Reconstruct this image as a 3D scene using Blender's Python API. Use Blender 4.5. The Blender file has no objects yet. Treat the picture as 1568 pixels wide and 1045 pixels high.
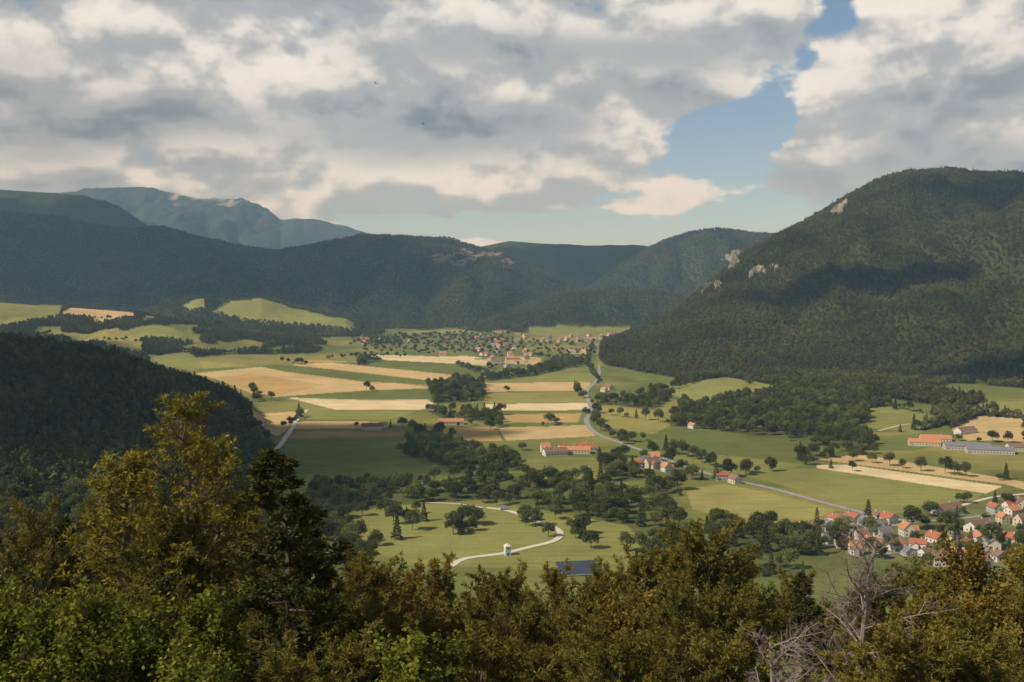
import bpy, math, numpy as np
from math import radians, sin, cos, pi
rng = np.random.default_rng(7)
scene = bpy.context.scene
CAMZ = 190.0
FOC = 1524.0
TH = math.atan(92.5/FOC); CS, SN = cos(TH), sin(TH)
SUN = np.array([-0.66, -0.30, 0.69]); SUN = SUN/np.linalg.norm(SUN)
HAZE = True

# ------------------------------------------------------------ noise
_T = np.random.default_rng(3).random((256, 256))
def vn(x, y, seed=0):
    x = np.asarray(x, float)+seed*17.3; y = np.asarray(y, float)+seed*31.7
    xi = np.floor(x).astype(int); yi = np.floor(y).astype(int)
    fx = x-xi; fy = y-yi
    fx = fx*fx*(3-2*fx); fy = fy*fy*(3-2*fy)
    a = _T[xi & 255, yi & 255]; b = _T[(xi+1) & 255, yi & 255]
    c = _T[xi & 255, (yi+1) & 255]; d = _T[(xi+1) & 255, (yi+1) & 255]
    return (a*(1-fx)+b*fx)*(1-fy)+(c*(1-fx)+d*fx)*fy
def fbm(x, y, seed=0, o=4):
    s = 0; a = 0.5; n = 0
    for i in range(o):
        s = s+a*vn(x*2**i, y*2**i, seed+i*5); n += a; a *= .5
    return s/n

# ------------------------------------------------------------ terrain from ridge crests set in image pixels, depths estimated
def pixel_ray(px, py):  # image pixel to view-ray slopes
    X = (px-784)/FOC; Z = -(py-522.5)/FOC
    yy = CS+Z*SN; zz = -SN+Z*CS
    return X/yy, zz/yy
class Ridge:
    def __init__(s, pts, back, gul=.12, gs=260, seed=1, th=13, w=.5):
        pts = np.array(pts, float)
        t, e = pixel_ray(pts[:, 0], pts[:, 1])
        s.t = t; s.C = np.maximum(CAMZ+pts[:, 2]*e-th, 0); s.D = pts[:, 2]; s.F = pts[:, 3]
        s.back = back; s.gul = gul; s.gs = gs; s.seed = seed; s.w = w
    def h(s, x, y):
        yy = np.maximum(y, 1.0); t = x/yy
        C = np.interp(t, s.t, s.C); D = np.interp(t, s.t, s.D); F = np.interp(t, s.t, s.F)
        q = np.clip((y-F)/np.maximum(D-F, 1), 0, 1)
        p = q*(1-s.w)+q*q*(3-2*q)*s.w
        q2 = np.clip((y-D)/s.back, 0, 1); p2 = 1-q2*q2*(3-2*q2)
        base = C*np.where(y < D, p, p2)
        g = np.abs(fbm(x/s.gs, y/(s.gs*2.2), s.seed, 4)-.5)*2
        n = (g-.25)*4*q*(1-q)+.12*(fbm(x/90, y/140, s.seed+3, 3)-.5)*np.minimum(q*4, 1)
        return np.where(base > 0.01, np.maximum(base+C*s.gul*n*2.0*(y < D), base*.3), 0)
R1 = Ridge([(860,570,2200,2050),(890,556,2200,2000),(915,543,2350,1980),(950,520,2500,1950),(1000,493,2600,1850),(1040,468,2700,1800),(1075,438,2750,1800),
 (1110,410,2800,1850),(1130,388,2850,1850),(1180,362,2900,1850),(1240,330,3000,1800),(1290,300,3100,1750),(1340,272,3150,1700),(1400,258,3200,1650),
 (1450,256,3200,1600),(1568,265,3200,1450),(1750,290,3200,1400),(2200,330,3200,1400)], 1500, .22, 300, 2)
R1b = Ridge([(960,640,1500,1300),(1000,618,1600,1350),(1080,583,1750,1380),(1200,580,1750,1300),(1330,596,1550,1200),(1450,600,1500,1080),(1568,606,1450,1020),(2000,620,1400,1000)], 500, .05, 200, 5, 0)
R2 = Ridge([(200,450,4700,3900),(250,430,4700,3900),(330,405,4900,3900),(400,388,5000,3900),(440,380,5000,3850),(500,368,5000,3800),(560,358,5000,3750),(620,360,5000,3700),(680,363,5000,3700),
 (720,373,5000,3700),(790,395,4900,3700),(840,415,4800,3700),(880,440,4600,3700),(930,470,4400,3700),(985,505,4200,3700)], 1500, .32, 380, 8)
R2b = Ridge([(670,515,3700,3500),(720,498,3800,3500),(760,480,3900,3500),(800,468,3950,3500),(850,452,4000,3500),(900,443,4050,3500),(960,440,4100,3500),(1010,445,4100,3400),(1060,455,4100,3300),(1200,470,4100,3200)], 900, .24, 240, 11)
R3 = Ridge([(600,420,6500,5200),(640,405,6500,5200),(735,375,6500,5200),(780,366,6500,5200),(830,370,6500,5200),(900,373,6500,5200),(985,373,6500,5200),(1050,385,6500,5200),(1200,410,6500,5200)], 1500, .18, 400, 14)
R4 = Ridge([(850,470,5600,4700),(900,440,5600,4600),(940,410,5600,4600),(985,382,5600,4500),(1020,365,5600,4500),(1060,353,5600,4500),(1100,348,5600,4500),(1160,355,5600,4500),(1190,358,5600,4500),(1300,370,5600,4500),(1600,380,5600,4500)], 1500, .28, 380, 17)
R5 = Ridge([(-500,330,5400,4000),(-100,320,5500,4000),(0,325,5500,4000),(100,330,5500,4000),(150,345,5500,4000),(200,348,5500,4000),(250,345,5500,4000),(300,360,5500,4000),(360,373,5500,4100),(420,382,5500,4200),
 (450,385,5500,4200),(520,410,5500,4200),(600,440,5500,4200),(720,485,5500,4200)], 1500, .34, 450, 20)
R6 = Ridge([(-500,270,7500,6000),(0,288,7500,6000),(80,293,7500,6000),(130,298,7500,6000),(180,312,7500,6000),(215,335,7500,6000),(260,365,7500,6000),(380,410,7500,6000)], 2000, .25, 600, 23)
R7 = Ridge([(-100,330,12000,8500),(95,295,12000,8500),(150,288,12000,8500),(220,286,12000,8500),(270,298,12000,8500),(300,303,12000,8500),(370,305,12000,8500),(410,320,12000,8500),(430,337,12000,8500),
 (480,336,12000,8500),(520,345,12000,8500),(560,356,12000,8500),(640,378,12000,8500),(800,405,12000,8500),(1500,420,12000,8500)], 3000, .22, 900, 26, 0)
R9 = Ridge([(-500,455,3300,1600),(0,461,3300,1700),(100,468,3300,1900),(200,476,3200,2100),(270,490,3000,2200),(350,505,2900,2400),(450,520,2800,2450),(520,533,2750,2450),(560,545,2650,2400),(600,560,2500,2400)], 700, .18, 170, 29, 6)
R10 = Ridge([(220,480,3700,3300),(260,466,3700,3300),(300,458,3700,3200),(400,456,3700,3200),(450,470,3700,3200),(530,488,3600,3200),(560,503,3600,3200),(600,520,3500,3200)], 500, .06, 170, 32, 0)
R8 = Ridge([(-900,500,1100,250),(0,508,1100,250),(100,519,1130,260),(180,535,1150,280),(250,560,1180,300),(320,583,1200,330),(360,600,1200,400),(385,636,1180,600),(405,686,1100,800),(430,740,900,700)], 420, .14, 130, 35, 14)
RIDGES = [R1, R1b, R2, R2b, R3, R4, R5, R6, R7, R9, R10, R8]
def near_h(x, y):
    r = np.hypot(x*.6, y)
    return 183-.4*r+(fbm(x/25, y/25, 50, 3)-.5)*6*np.clip(r/60-.2, 0, 1)
def hmap(x, y):
    x = np.asarray(x, float); y = np.asarray(y, float)
    h = np.maximum(near_h(x, y), 0)
    for r in RIDGES: h = np.maximum(h, r.h(x, y))
    return h
def hmap_parts(x, y):
    n = np.maximum(near_h(x, y), 0); h = np.zeros_like(n)
    for r in RIDGES: h = np.maximum(h, r.h(x, y))
    return n, h
YS = np.concatenate([np.arange(18, 3600, 6.0), np.geomspace(3600, 14000, 700)])
def hit(px, py):
    t, e = pixel_ray(px, py)
    z = CAMZ+e*YS; h = hmap(t*YS, YS)
    k = np.argmax(z <= h)
    if z[k] > h[k]: k = len(YS)-1
    if k > 0:
        a = z[k-1]-h[k-1]; b = z[k]-h[k]
        f = a/max(a-b, 1e-6); yy = YS[k-1]+(YS[k]-YS[k-1])*min(max(f, 0), 1)
    else: yy = YS[0]
    return np.array([t*yy, yy])
def W(pts): return np.array([hit(a, b) for a, b in pts])
def inpoly(P, X, Y):
    m = (X >= P[:, 0].min()) & (X <= P[:, 0].max()) & (Y >= P[:, 1].min()) & (Y <= P[:, 1].max())
    idx = np.nonzero(m)[0]; out = np.zeros(X.shape, bool)
    if len(idx) == 0: return out
    x = X[idx]; y = Y[idx]; ins = np.zeros(len(idx), bool); n = len(P)
    for i in range(n):
        x1, y1 = P[i]; x2, y2 = P[(i+1) % n]
        c = ((y1 > y) != (y2 > y)); xx = x1+(y-y1)*(x2-x1)/((y2-y1) if abs(y2-y1) > 1e-9 else 1e-9)
        ins ^= c & (x < xx)
    out[idx] = ins; return out

# ------------------------------------------------------------ materials
def newmat(name):
    m = bpy.data.materials.new(name); m.use_nodes = True; m.node_tree.nodes.clear(); return m
class NT:
    def __init__(s, tree): s.t = tree
    def n(s, typ, **kw):
        nd = s.t.nodes.new(typ)
        for k, v in kw.items(): setattr(nd, k, v)
        return nd
    def l(s, a, b): s.t.links.new(a, b)
    def setin(s, sock, v):
        if isinstance(v, bpy.types.NodeSocket): s.l(v, sock)
        else: sock.default_value = v
    def m(s, op, a, b=0.0, c=None, clamp=False):
        nd = s.n('ShaderNodeMath', operation=op, use_clamp=clamp)
        s.setin(nd.inputs[0], a); s.setin(nd.inputs[1], b)
        if c is not None: s.setin(nd.inputs[2], c)
        return nd.outputs[0]
    def mix(s, f, a, b, bt='MIX'):
        nd = s.n('ShaderNodeMix', data_type='RGBA', blend_type=bt)
        s.setin(nd.inputs[0], f)
        for i, v in ((6, a), (7, b)):
            if isinstance(v, tuple): v = (*v[:3], 1)
            s.setin(nd.inputs[i], v)
        return nd.outputs[2]
    def noise(s, vec, scale, detail=4, rough=.5, dist=0):
        nd = s.n('ShaderNodeTexNoise'); s.setin(nd.inputs['Scale'], scale); nd.inputs['Detail'].default_value = detail
        nd.inputs['Roughness'].default_value = rough; nd.inputs['Distortion'].default_value = dist
        if vec is not None: s.l(vec, nd.inputs['Vector'])
        return nd.outputs[0]
    def mr(s, v, a, b, c=0.0, d=1.0, smooth=False):
        nd = s.n('ShaderNodeMapRange', interpolation_type='SMOOTHSTEP' if smooth else 'LINEAR')
        s.setin(nd.inputs[0], v)
        for i, q in enumerate((a, b, c, d)): s.setin(nd.inputs[1+i], q)
        return nd.outputs[0]
def simple(name, col, rough=.8, var=.25, scale=1.0, metallic=0):
    m = newmat(name); q = NT(m.node_tree)
    b = q.n('ShaderNodeBsdfPrincipled'); o = q.n('ShaderNodeOutputMaterial')
    g = q.n('ShaderNodeNewGeometry')
    f = q.noise(g.outputs['Position'], scale, 3, .6)
    c = q.mix(f, tuple(x*(1-var) for x in col), tuple(min(1, x*(1+var)) for x in col))
    q.l(c, b.inputs['Base Color']); b.inputs['Roughness'].default_value = rough; b.inputs['Metallic'].default_value = metallic
    q.l(b.outputs[0], o.inputs[0]); return m
def leafmat(name, lo, hi, tr=.3, hue=.35, alt=None, patch=None):
    m = newmat(name); q = NT(m.node_tree)
    at = q.n('ShaderNodeAttribute', attribute_name='tint')
    oi = q.n('ShaderNodeObjectInfo')
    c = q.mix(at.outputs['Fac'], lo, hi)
    if alt: c = q.mix(q.mr(oi.outputs['Random'], .35, 1.0, 0, .8), c, q.mix(at.outputs['Fac'], tuple(v*.6 for v in alt), alt))
    w = q.m('MULTIPLY', oi.outputs['Random'], 7.31); w = q.m('FRACT', w)
    k = q.mr(w, 0, 1, 1-hue, 1+hue)
    if patch:
        g = q.n('ShaderNodeNewGeometry'); pn = q.noise(g.outputs['Position'], patch, 2, .6); k = q.m('MULTIPLY', k, q.mr(pn, .32, .68, .60, 1.38))
    kk = q.n('ShaderNodeCombineColor')
    for i in range(3): q.l(k, kk.inputs[i])
    c = q.mix(1.0, c, kk.outputs[0], 'MULTIPLY')
    d = q.n('ShaderNodeBsdfDiffuse'); q.l(c, d.inputs[0]); o = q.n('ShaderNodeOutputMaterial')
    if tr > 0:
        t = q.n('ShaderNodeBsdfTranslucent'); mx = q.n('ShaderNodeMixShader'); mx.inputs[0].default_value = tr
        q.l(c, t.inputs[0]); q.l(d.outputs[0], mx.inputs[1]); q.l(t.outputs[0], mx.inputs[2]); q.l(mx.outputs[0], o.inputs[0])
    else: q.l(d.outputs[0], o.inputs[0])
    return m
M_bark = simple('bark', (.10, .075, .055), .9, .4, 6)
M_dead = simple('dead_bark', (.24, .195, .17), .9, .3, 6)
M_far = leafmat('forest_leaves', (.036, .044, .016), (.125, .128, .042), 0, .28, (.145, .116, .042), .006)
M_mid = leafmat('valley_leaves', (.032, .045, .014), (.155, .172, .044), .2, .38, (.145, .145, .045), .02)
M_pine = leafmat('pine_needles', (.042, .048, .011), (.245, .215, .045), .3, .22, (.20, .155, .034))
M_fir = leafmat('fir_needles', (.018, .025, .010), (.12, .12, .032), .2, .15)
M_larch = leafmat('larch_needles', (.07, .075, .014), (.36, .30, .050), .35, .12)
M_oak = leafmat('oak_leaves', (.022, .034, .009), (.235, .245, .036), .35, .28)
M_rust = leafmat('rusty_leaves', (.05, .045, .010), (.30, .21, .042), .3, .15)

# ------------------------------------------------------------ mesh helpers
def mk(name, V, Q, mats, mi=None, tint=None, link=True, smooth=False):
    V = np.asarray(V, np.float32); Q = np.asarray(Q, np.int32)
    me = bpy.data.meshes.new(name); me.vertices.add(len(V)); me.vertices.foreach_set('co', V.ravel())
    n = len(Q); me.loops.add(n*4); me.loops.foreach_set('vertex_index', Q.ravel())
    me.polygons.add(n); me.polygons.foreach_set('loop_start', np.arange(0, n*4, 4, dtype=np.int32))
    try: me.polygons.foreach_set('loop_total', np.full(n, 4, np.int32))
    except Exception: pass
    for m in mats: me.materials.append(m)
    if mi is not None: me.polygons.foreach_set('material_index', np.asarray(mi, np.int32))
    me.polygons.foreach_set('use_smooth', np.full(n, smooth))
    if tint is not None:
        a = me.attributes.new('tint', 'FLOAT', 'FACE'); a.data.foreach_set('value', np.asarray(tint, np.float32))
    me.update(calc_edges=True)
    ob = bpy.data.objects.new(name, me)
    if link: scene.collection.objects.link(ob)
    return ob
class Geo:
    def __init__(s): s.V = []; s.Q = []; s.M = []; s.T = []; s.n = 0
    def add(s, V, Q, m=0, t=.5):
        V = np.asarray(V, float); Q = np.asarray(Q, int)
        s.V.append(V); s.Q.append(Q+s.n); s.n += len(V); s.M.append(np.full(len(Q), m))
        s.T.append(np.full(len(Q), t) if np.isscalar(t) else t)
    def tube(s, P, R, k=5, m=0):
        P = np.asarray(P, float); n = len(P)
        d = np.gradient(P, axis=0); d /= np.linalg.norm(d, axis=1)[:, None]+1e-9
        up = np.where(np.abs(d[:, 2:3]) > .9, np.array([[1, 0, 0]]), np.array([[0, 0, 1]]))
        a = np.cross(d, up); a /= np.linalg.norm(a, axis=1)[:, None]+1e-9; b = np.cross(d, a)
        th = np.arange(k)*2*pi/k
        V = P[:, None]+np.asarray(R)[:, None, None]*(np.cos(th)[None, :, None]*a[:, None]+np.sin(th)[None, :, None]*b[:, None])
        i = np.arange(n-1)[:, None]*k; j = np.arange(k)[None]; j2 = (j+1) % k
        Q = np.stack([i+j, i+j2, i+k+j2, i+k+j], -1).reshape(-1, 4)
        s.add(V.reshape(-1, 3), Q, m, .5)
    def leaves(s, C, A, L, Wd, rg, m=1, t=None):
        n = len(C); A = A/(np.linalg.norm(A, axis=1)[:, None]+1e-9)
        r = rg.normal(size=(n, 3)); B = np.cross(A, r); B /= np.linalg.norm(B, axis=1)[:, None]+1e-9
        L = np.broadcast_to(L, (n,))[:, None]; Wd = np.broadcast_to(Wd, (n,))[:, None]
        V = np.stack([C-A*L/2, C+B*Wd/2, C+A*L/2, C-B*Wd/2], 1).reshape(-1, 3)
        s.add(V, np.arange(n*4).reshape(-1, 4), m, t if t is not None else .5)
    def box(s, lo, hi, m=0):
        x0, y0, z0 = lo; x1, y1, z1 = hi
        V = [(x0,y0,z0),(x1,y0,z0),(x1,y1,z0),(x0,y1,z0),(x0,y0,z1),(x1,y0,z1),(x1,y1,z1),(x0,y1,z1)]
        s.add(V, [(0,3,2,1),(4,5,6,7),(0,1,5,4),(1,2,6,5),(2,3,7,6),(3,0,4,7)], m)
    def make(s, name, mats, link=True, smooth=False):
        return mk(name, np.concatenate(s.V), np.concatenate(s.Q), mats, np.concatenate(s.M), np.concatenate(s.T), link, smooth)

# ------------------------------------------------------------ detailed trees
KP = {
 'pine': dict(base=.30, nb=38, L=lambda u: .09+.17*np.sin(pi*min(1, u*.80+.16)), el=lambda u: 5+50*u, up=.30, ns=11, tl=.28, tw=.065, nt=15, sp=.30, kind='n'),
 'fir': dict(base=.04, nb=95, L=lambda u: .21*(1-u)**.8+.02, el=lambda u: -12+40*u, up=-.05, ns=11, tl=.26, tw=.09, nt=12, sp=.28, kind='n'),
 'larch': dict(base=.12, nb=80, L=lambda u: .20*(1-u)**.6+.025, el=lambda u: 12+35*u, up=.22, ns=8, tl=.24, tw=.07, nt=9, sp=.36, kind='n'),
 'oak': dict(base=.22, nb=30, L=lambda u: .14+.20*np.sin(pi*min(1, u*.75+.2)), el=lambda u: 15+50*u, up=.15, ns=12, tl=.22, tw=.16, nt=12, sp=.36, kind='l'),
}
def gen_tree(name, seed, H, kind, mat):
    k = KP[kind]; rg = np.random.default_rng(seed); g = Geo()
    nT = 12; hs = np.linspace(0, 1, nT)
    wob = np.cumsum(rg.normal(0, .012*H, (nT, 2)), 0)*hs[:, None]
    TP = np.column_stack([wob, hs*H]); r0 = .016*H
    g.tube(TP, r0*(1-hs*.93), 7)
    tc = []; td = []; tt = []
    for i in range(k['nb']):
        u = (i+rg.random())/k['nb']; hz = k['base']+(1-k['base'])*u*.985
        p0 = np.array([np.interp(hz, hs, TP[:, j]) for j in range(3)])
        az = i*2.4+rg.normal(0, .4); el = radians(k['el'](u)+rg.normal(0, 9))
        L = H*k['L'](u)*rg.uniform(.55, 1.2)
        if rg.random() < .08: L *= 1.25
        d0 = np.array([cos(az)*cos(el), sin(az)*cos(el), sin(el)])
        s = np.linspace(0, 1, 7)[:, None]
        side = np.array([-sin(az), cos(az), 0])*rg.normal(0, .15)
        P = p0+L*(s*d0+s*s*(np.array([0, 0, k['up']])+side)+rg.normal(0, .012, (7, 3))*s)
        g.tube(P, np.interp(s[:, 0], [0, 1], [min(r0*.45, .018*L+.01), .008]), 4)
        for j in range(k['ns']):
            sv = .22+.78*(j+rg.random())/k['ns']
            q0 = np.array([np.interp(sv, s[:, 0], P[:, c]) for c in range(3)])
            dd = d0*.6+rg.normal(0, .55, 3)+np.array([0, 0, .22 if k['up'] > 0 else -.05]); dd /= np.linalg.norm(dd)
            l2 = L*.34*(1.15-sv*.8)*rg.uniform(.6, 1.3)+.15
            q1 = q0+dd*l2+np.array([0, 0, .1*l2*(1 if k['up'] > 0 else -1)])
            g.tube([q0, (q0+q1)/2+rg.normal(0, .04*l2, 3), q1], [.014, .009, .004], 3)
            n = max(2, int(l2/k['sp'])+1)
            tone = rg.random()
            for f in np.linspace(.25, 1, n):
                tc.append(q0*(1-f)+q1*f); td.append(dd); tt.append(tone)
        tc.append(P[-1]); td.append(d0); tt.append(.8)
    tc = np.array(tc); td = np.array(td); tt = np.array(tt); N = len(tc); nt = k['nt']
    C = np.repeat(tc, nt, 0); Dm = np.repeat(td, nt, 0); T = np.repeat(tt, nt)
    n = len(C)
    if k['kind'] == 'n':
        A = Dm*.7+rg.normal(0, .7, (n, 3)); A[:, 2] += .15; A /= np.linalg.norm(A, axis=1)[:, None]
        L = k['tl']*rg.uniform(.6, 1.25, n)
        C = C+A*L[:, None]*.5+rg.normal(0, .05, (n, 3))
        g.leaves(C, A, L, k['tw']*rg.uniform(.7, 1.3, n), rg, 1, np.clip(T*.6+rg.random(n)*.4, 0, 1))
    else:
        C = C+rg.normal(0, .2, (n, 3)); A = rg.normal(0, 1, (n, 3)); A[:, 2] *= .5
        L = k['tl']*rg.uniform(.6, 1.3, n)
        g.leaves(C, A, L, k['tw']*rg.uniform(.7, 1.3, n), rg, 1, np.clip(T*.6+rg.random(n)*.4, 0, 1))
    ob = g.make(name, [M_bark, mat], link=False)
    return ob.data, float(np.percentile(tc[:, 2], 99.7))+.15
def gen_dead(name, seed, H):
    rg = np.random.default_rng(seed); g = Geo()
    def rec(p, d, L, r, lv):
        n = 6; P = [p]; dd = d.copy()
        for i in range(n):
            dd = dd+rg.normal(0, .13 if lv else .04, 3)+np.array([0, 0, .03]); dd /= np.linalg.norm(dd); P.append(P[-1]+dd*L/n)
        P = np.array(P); g.tube(P, np.linspace(r, r*.35, n+1), 6 if lv < 2 else 3)
        if lv >= 4: return
        nb = [34, 8, 6, 4][lv]
        for i in range(nb):
            s = (.25 if lv == 0 else .15)+(1-(.25 if lv == 0 else .15))*(i+rg.random())/nb; q = np.array([np.interp(s, np.linspace(0, 1, n+1), P[:, c]) for c in range(3)])
            a = rg.normal(0, 1, 3); a -= a.dot(dd)*dd; a /= np.linalg.norm(a)
            nd = dd*.65+a*.8; nd /= np.linalg.norm(nd)
            rec(q, nd, L*(.27 if lv == 0 else .5)*rg.uniform(.6, 1.2)*(1.15-s*.6), r*(.34 if lv == 0 else .55)*(1.1-s*.5), lv+1)
    rec(np.zeros(3), np.array([0, 0, 1.]), H, .13, 0)
    return g.make(name, [M_dead], link=False).data, H

# ------------------------------------------------------------ canopy-distance trees
def gen_crown(name, seed, H, Wd, nleaf, ls, conifer, mat):
    rg = np.random.default_rng(seed); g = Geo()
    g.tube([(0, 0, -2), (0, 0, H*.3), (rg.normal(0, .2), rg.normal(0, .2), H*.85)], [.28, .2, .05], 4)
    if conifer:
        n = nleaf; u = rg.random(n)**1.5; z = H*(.10+.9*u); lay = .75+.25*np.cos(z*2*pi/(H/8)+rg.random())
        az = rg.random(n)*2*pi; lob = 1+.22*np.sin(az*3+rg.random()*6+z)
        r = Wd*.5*(1-u)**.85*lay*lob*np.sqrt(rg.uniform(.35, 1, n))+.1
        C = np.column_stack([r*np.cos(az), r*np.sin(az), z]); A = np.column_stack([np.cos(az), np.sin(az), rg.normal(-.2, .4, n)])
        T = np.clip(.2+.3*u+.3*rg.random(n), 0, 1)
        g.leaves(C, A, ls*rg.uniform(.7, 1.4, n), ls*.55, rg, 1, T)
    else:
        nl = 11; lobes = []
        for i in range(nl):
            v = rg.normal(0, 1, 3); v /= np.linalg.norm(v); v[2] = abs(v[2])*1.1-.35
            lobes.append((np.array([v[0]*Wd*.30, v[1]*Wd*.30, H*.60+v[2]*H*.27]), Wd*rg.uniform(.16, .27)))
        for c, r in lobes[:6]: g.tube([(0, 0, H*.28), c*.5+np.array([0, 0, H*.2]), c], [.12, .08, .03], 3)
        tn = rg.random(nl)
        k = rg.integers(0, nl, nleaf); cc = np.array([l[0] for l in lobes])[k]; rr = np.array([l[1] for l in lobes])[k]
        v = rg.normal(0, 1, (nleaf, 3)); v /= np.linalg.norm(v, axis=1)[:, None]
        C = cc+v*(rr*rg.uniform(.55, 1.08, nleaf))[:, None]; C[:, 2] = np.maximum(C[:, 2], H*.14)
        A = np.cross(v, rg.normal(0, 1, (nleaf, 3)))+v*.35
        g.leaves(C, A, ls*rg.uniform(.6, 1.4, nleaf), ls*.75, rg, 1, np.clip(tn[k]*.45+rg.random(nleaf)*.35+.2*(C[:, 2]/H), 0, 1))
    return g.make(name, [M_bark, mat], link=False)
def coll(name, obs):
    c = bpy.data.collections.new(name)
    for o in obs: c.objects.link(o)
    return c
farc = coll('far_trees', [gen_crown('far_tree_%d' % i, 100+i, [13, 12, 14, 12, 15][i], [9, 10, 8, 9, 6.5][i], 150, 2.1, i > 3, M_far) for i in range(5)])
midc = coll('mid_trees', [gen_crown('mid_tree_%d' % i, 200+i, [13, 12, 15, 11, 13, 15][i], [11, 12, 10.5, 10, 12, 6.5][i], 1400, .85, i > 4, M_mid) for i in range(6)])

def gn_instances(name, P, rot, sc, idx, col):
    me = bpy.data.meshes.new(name); me.vertices.add(len(P)); me.vertices.foreach_set('co', P.astype(np.float32).ravel())
    a = me.attributes.new('rz', 'FLOAT_VECTOR', 'POINT'); v = np.zeros((len(P), 3), np.float32); v[:, 2] = rot; a.data.foreach_set('vector', v.ravel())
    a = me.attributes.new('sc', 'FLOAT_VECTOR', 'POINT'); a.data.foreach_set('vector', sc.astype(np.float32).ravel())
    a = me.attributes.new('ix', 'INT', 'POINT'); a.data.foreach_set('value', idx.astype(np.int32))
    ob = bpy.data.objects.new(name, me); scene.collection.objects.link(ob)
    ng = bpy.data.node_groups.new(name, 'GeometryNodeTree')
    ng.interface.new_socket('Geometry', in_out='INPUT', socket_type='NodeSocketGeometry')
    ng.interface.new_socket('Geometry', in_out='OUTPUT', socket_type='NodeSocketGeometry')
    N = ng.nodes; L = ng.links
    gi = N.new('NodeGroupInput'); go = N.new('NodeGroupOutput'); ip = N.new('GeometryNodeInstanceOnPoints'); ci = N.new('GeometryNodeCollectionInfo')
    ci.inputs['Collection'].default_value = col; ci.inputs['Separate Children'].default_value = True; ci.inputs['Reset Children'].default_value = True
    def at(nm, ty):
        n = N.new('GeometryNodeInputNamedAttribute'); n.data_type = ty; n.inputs['Name'].default_value = nm; return n.outputs[0]
    er = N.new('FunctionNodeEulerToRotation'); L.new(at('rz', 'FLOAT_VECTOR'), er.inputs[0])
    L.new(gi.outputs[0], ip.inputs['Points']); L.new(ci.outputs[0], ip.inputs['Instance']); ip.inputs['Pick Instance'].default_value = True
    L.new(at('ix', 'INT'), ip.inputs['Instance Index']); L.new(er.outputs[0], ip.inputs['Rotation']); L.new(at('sc', 'FLOAT_VECTOR'), ip.inputs['Scale'])
    L.new(ip.outputs[0], go.inputs[0])
    md = ob.modifiers.new('scatter', 'NODES'); md.node_group = ng
    return ob

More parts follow.
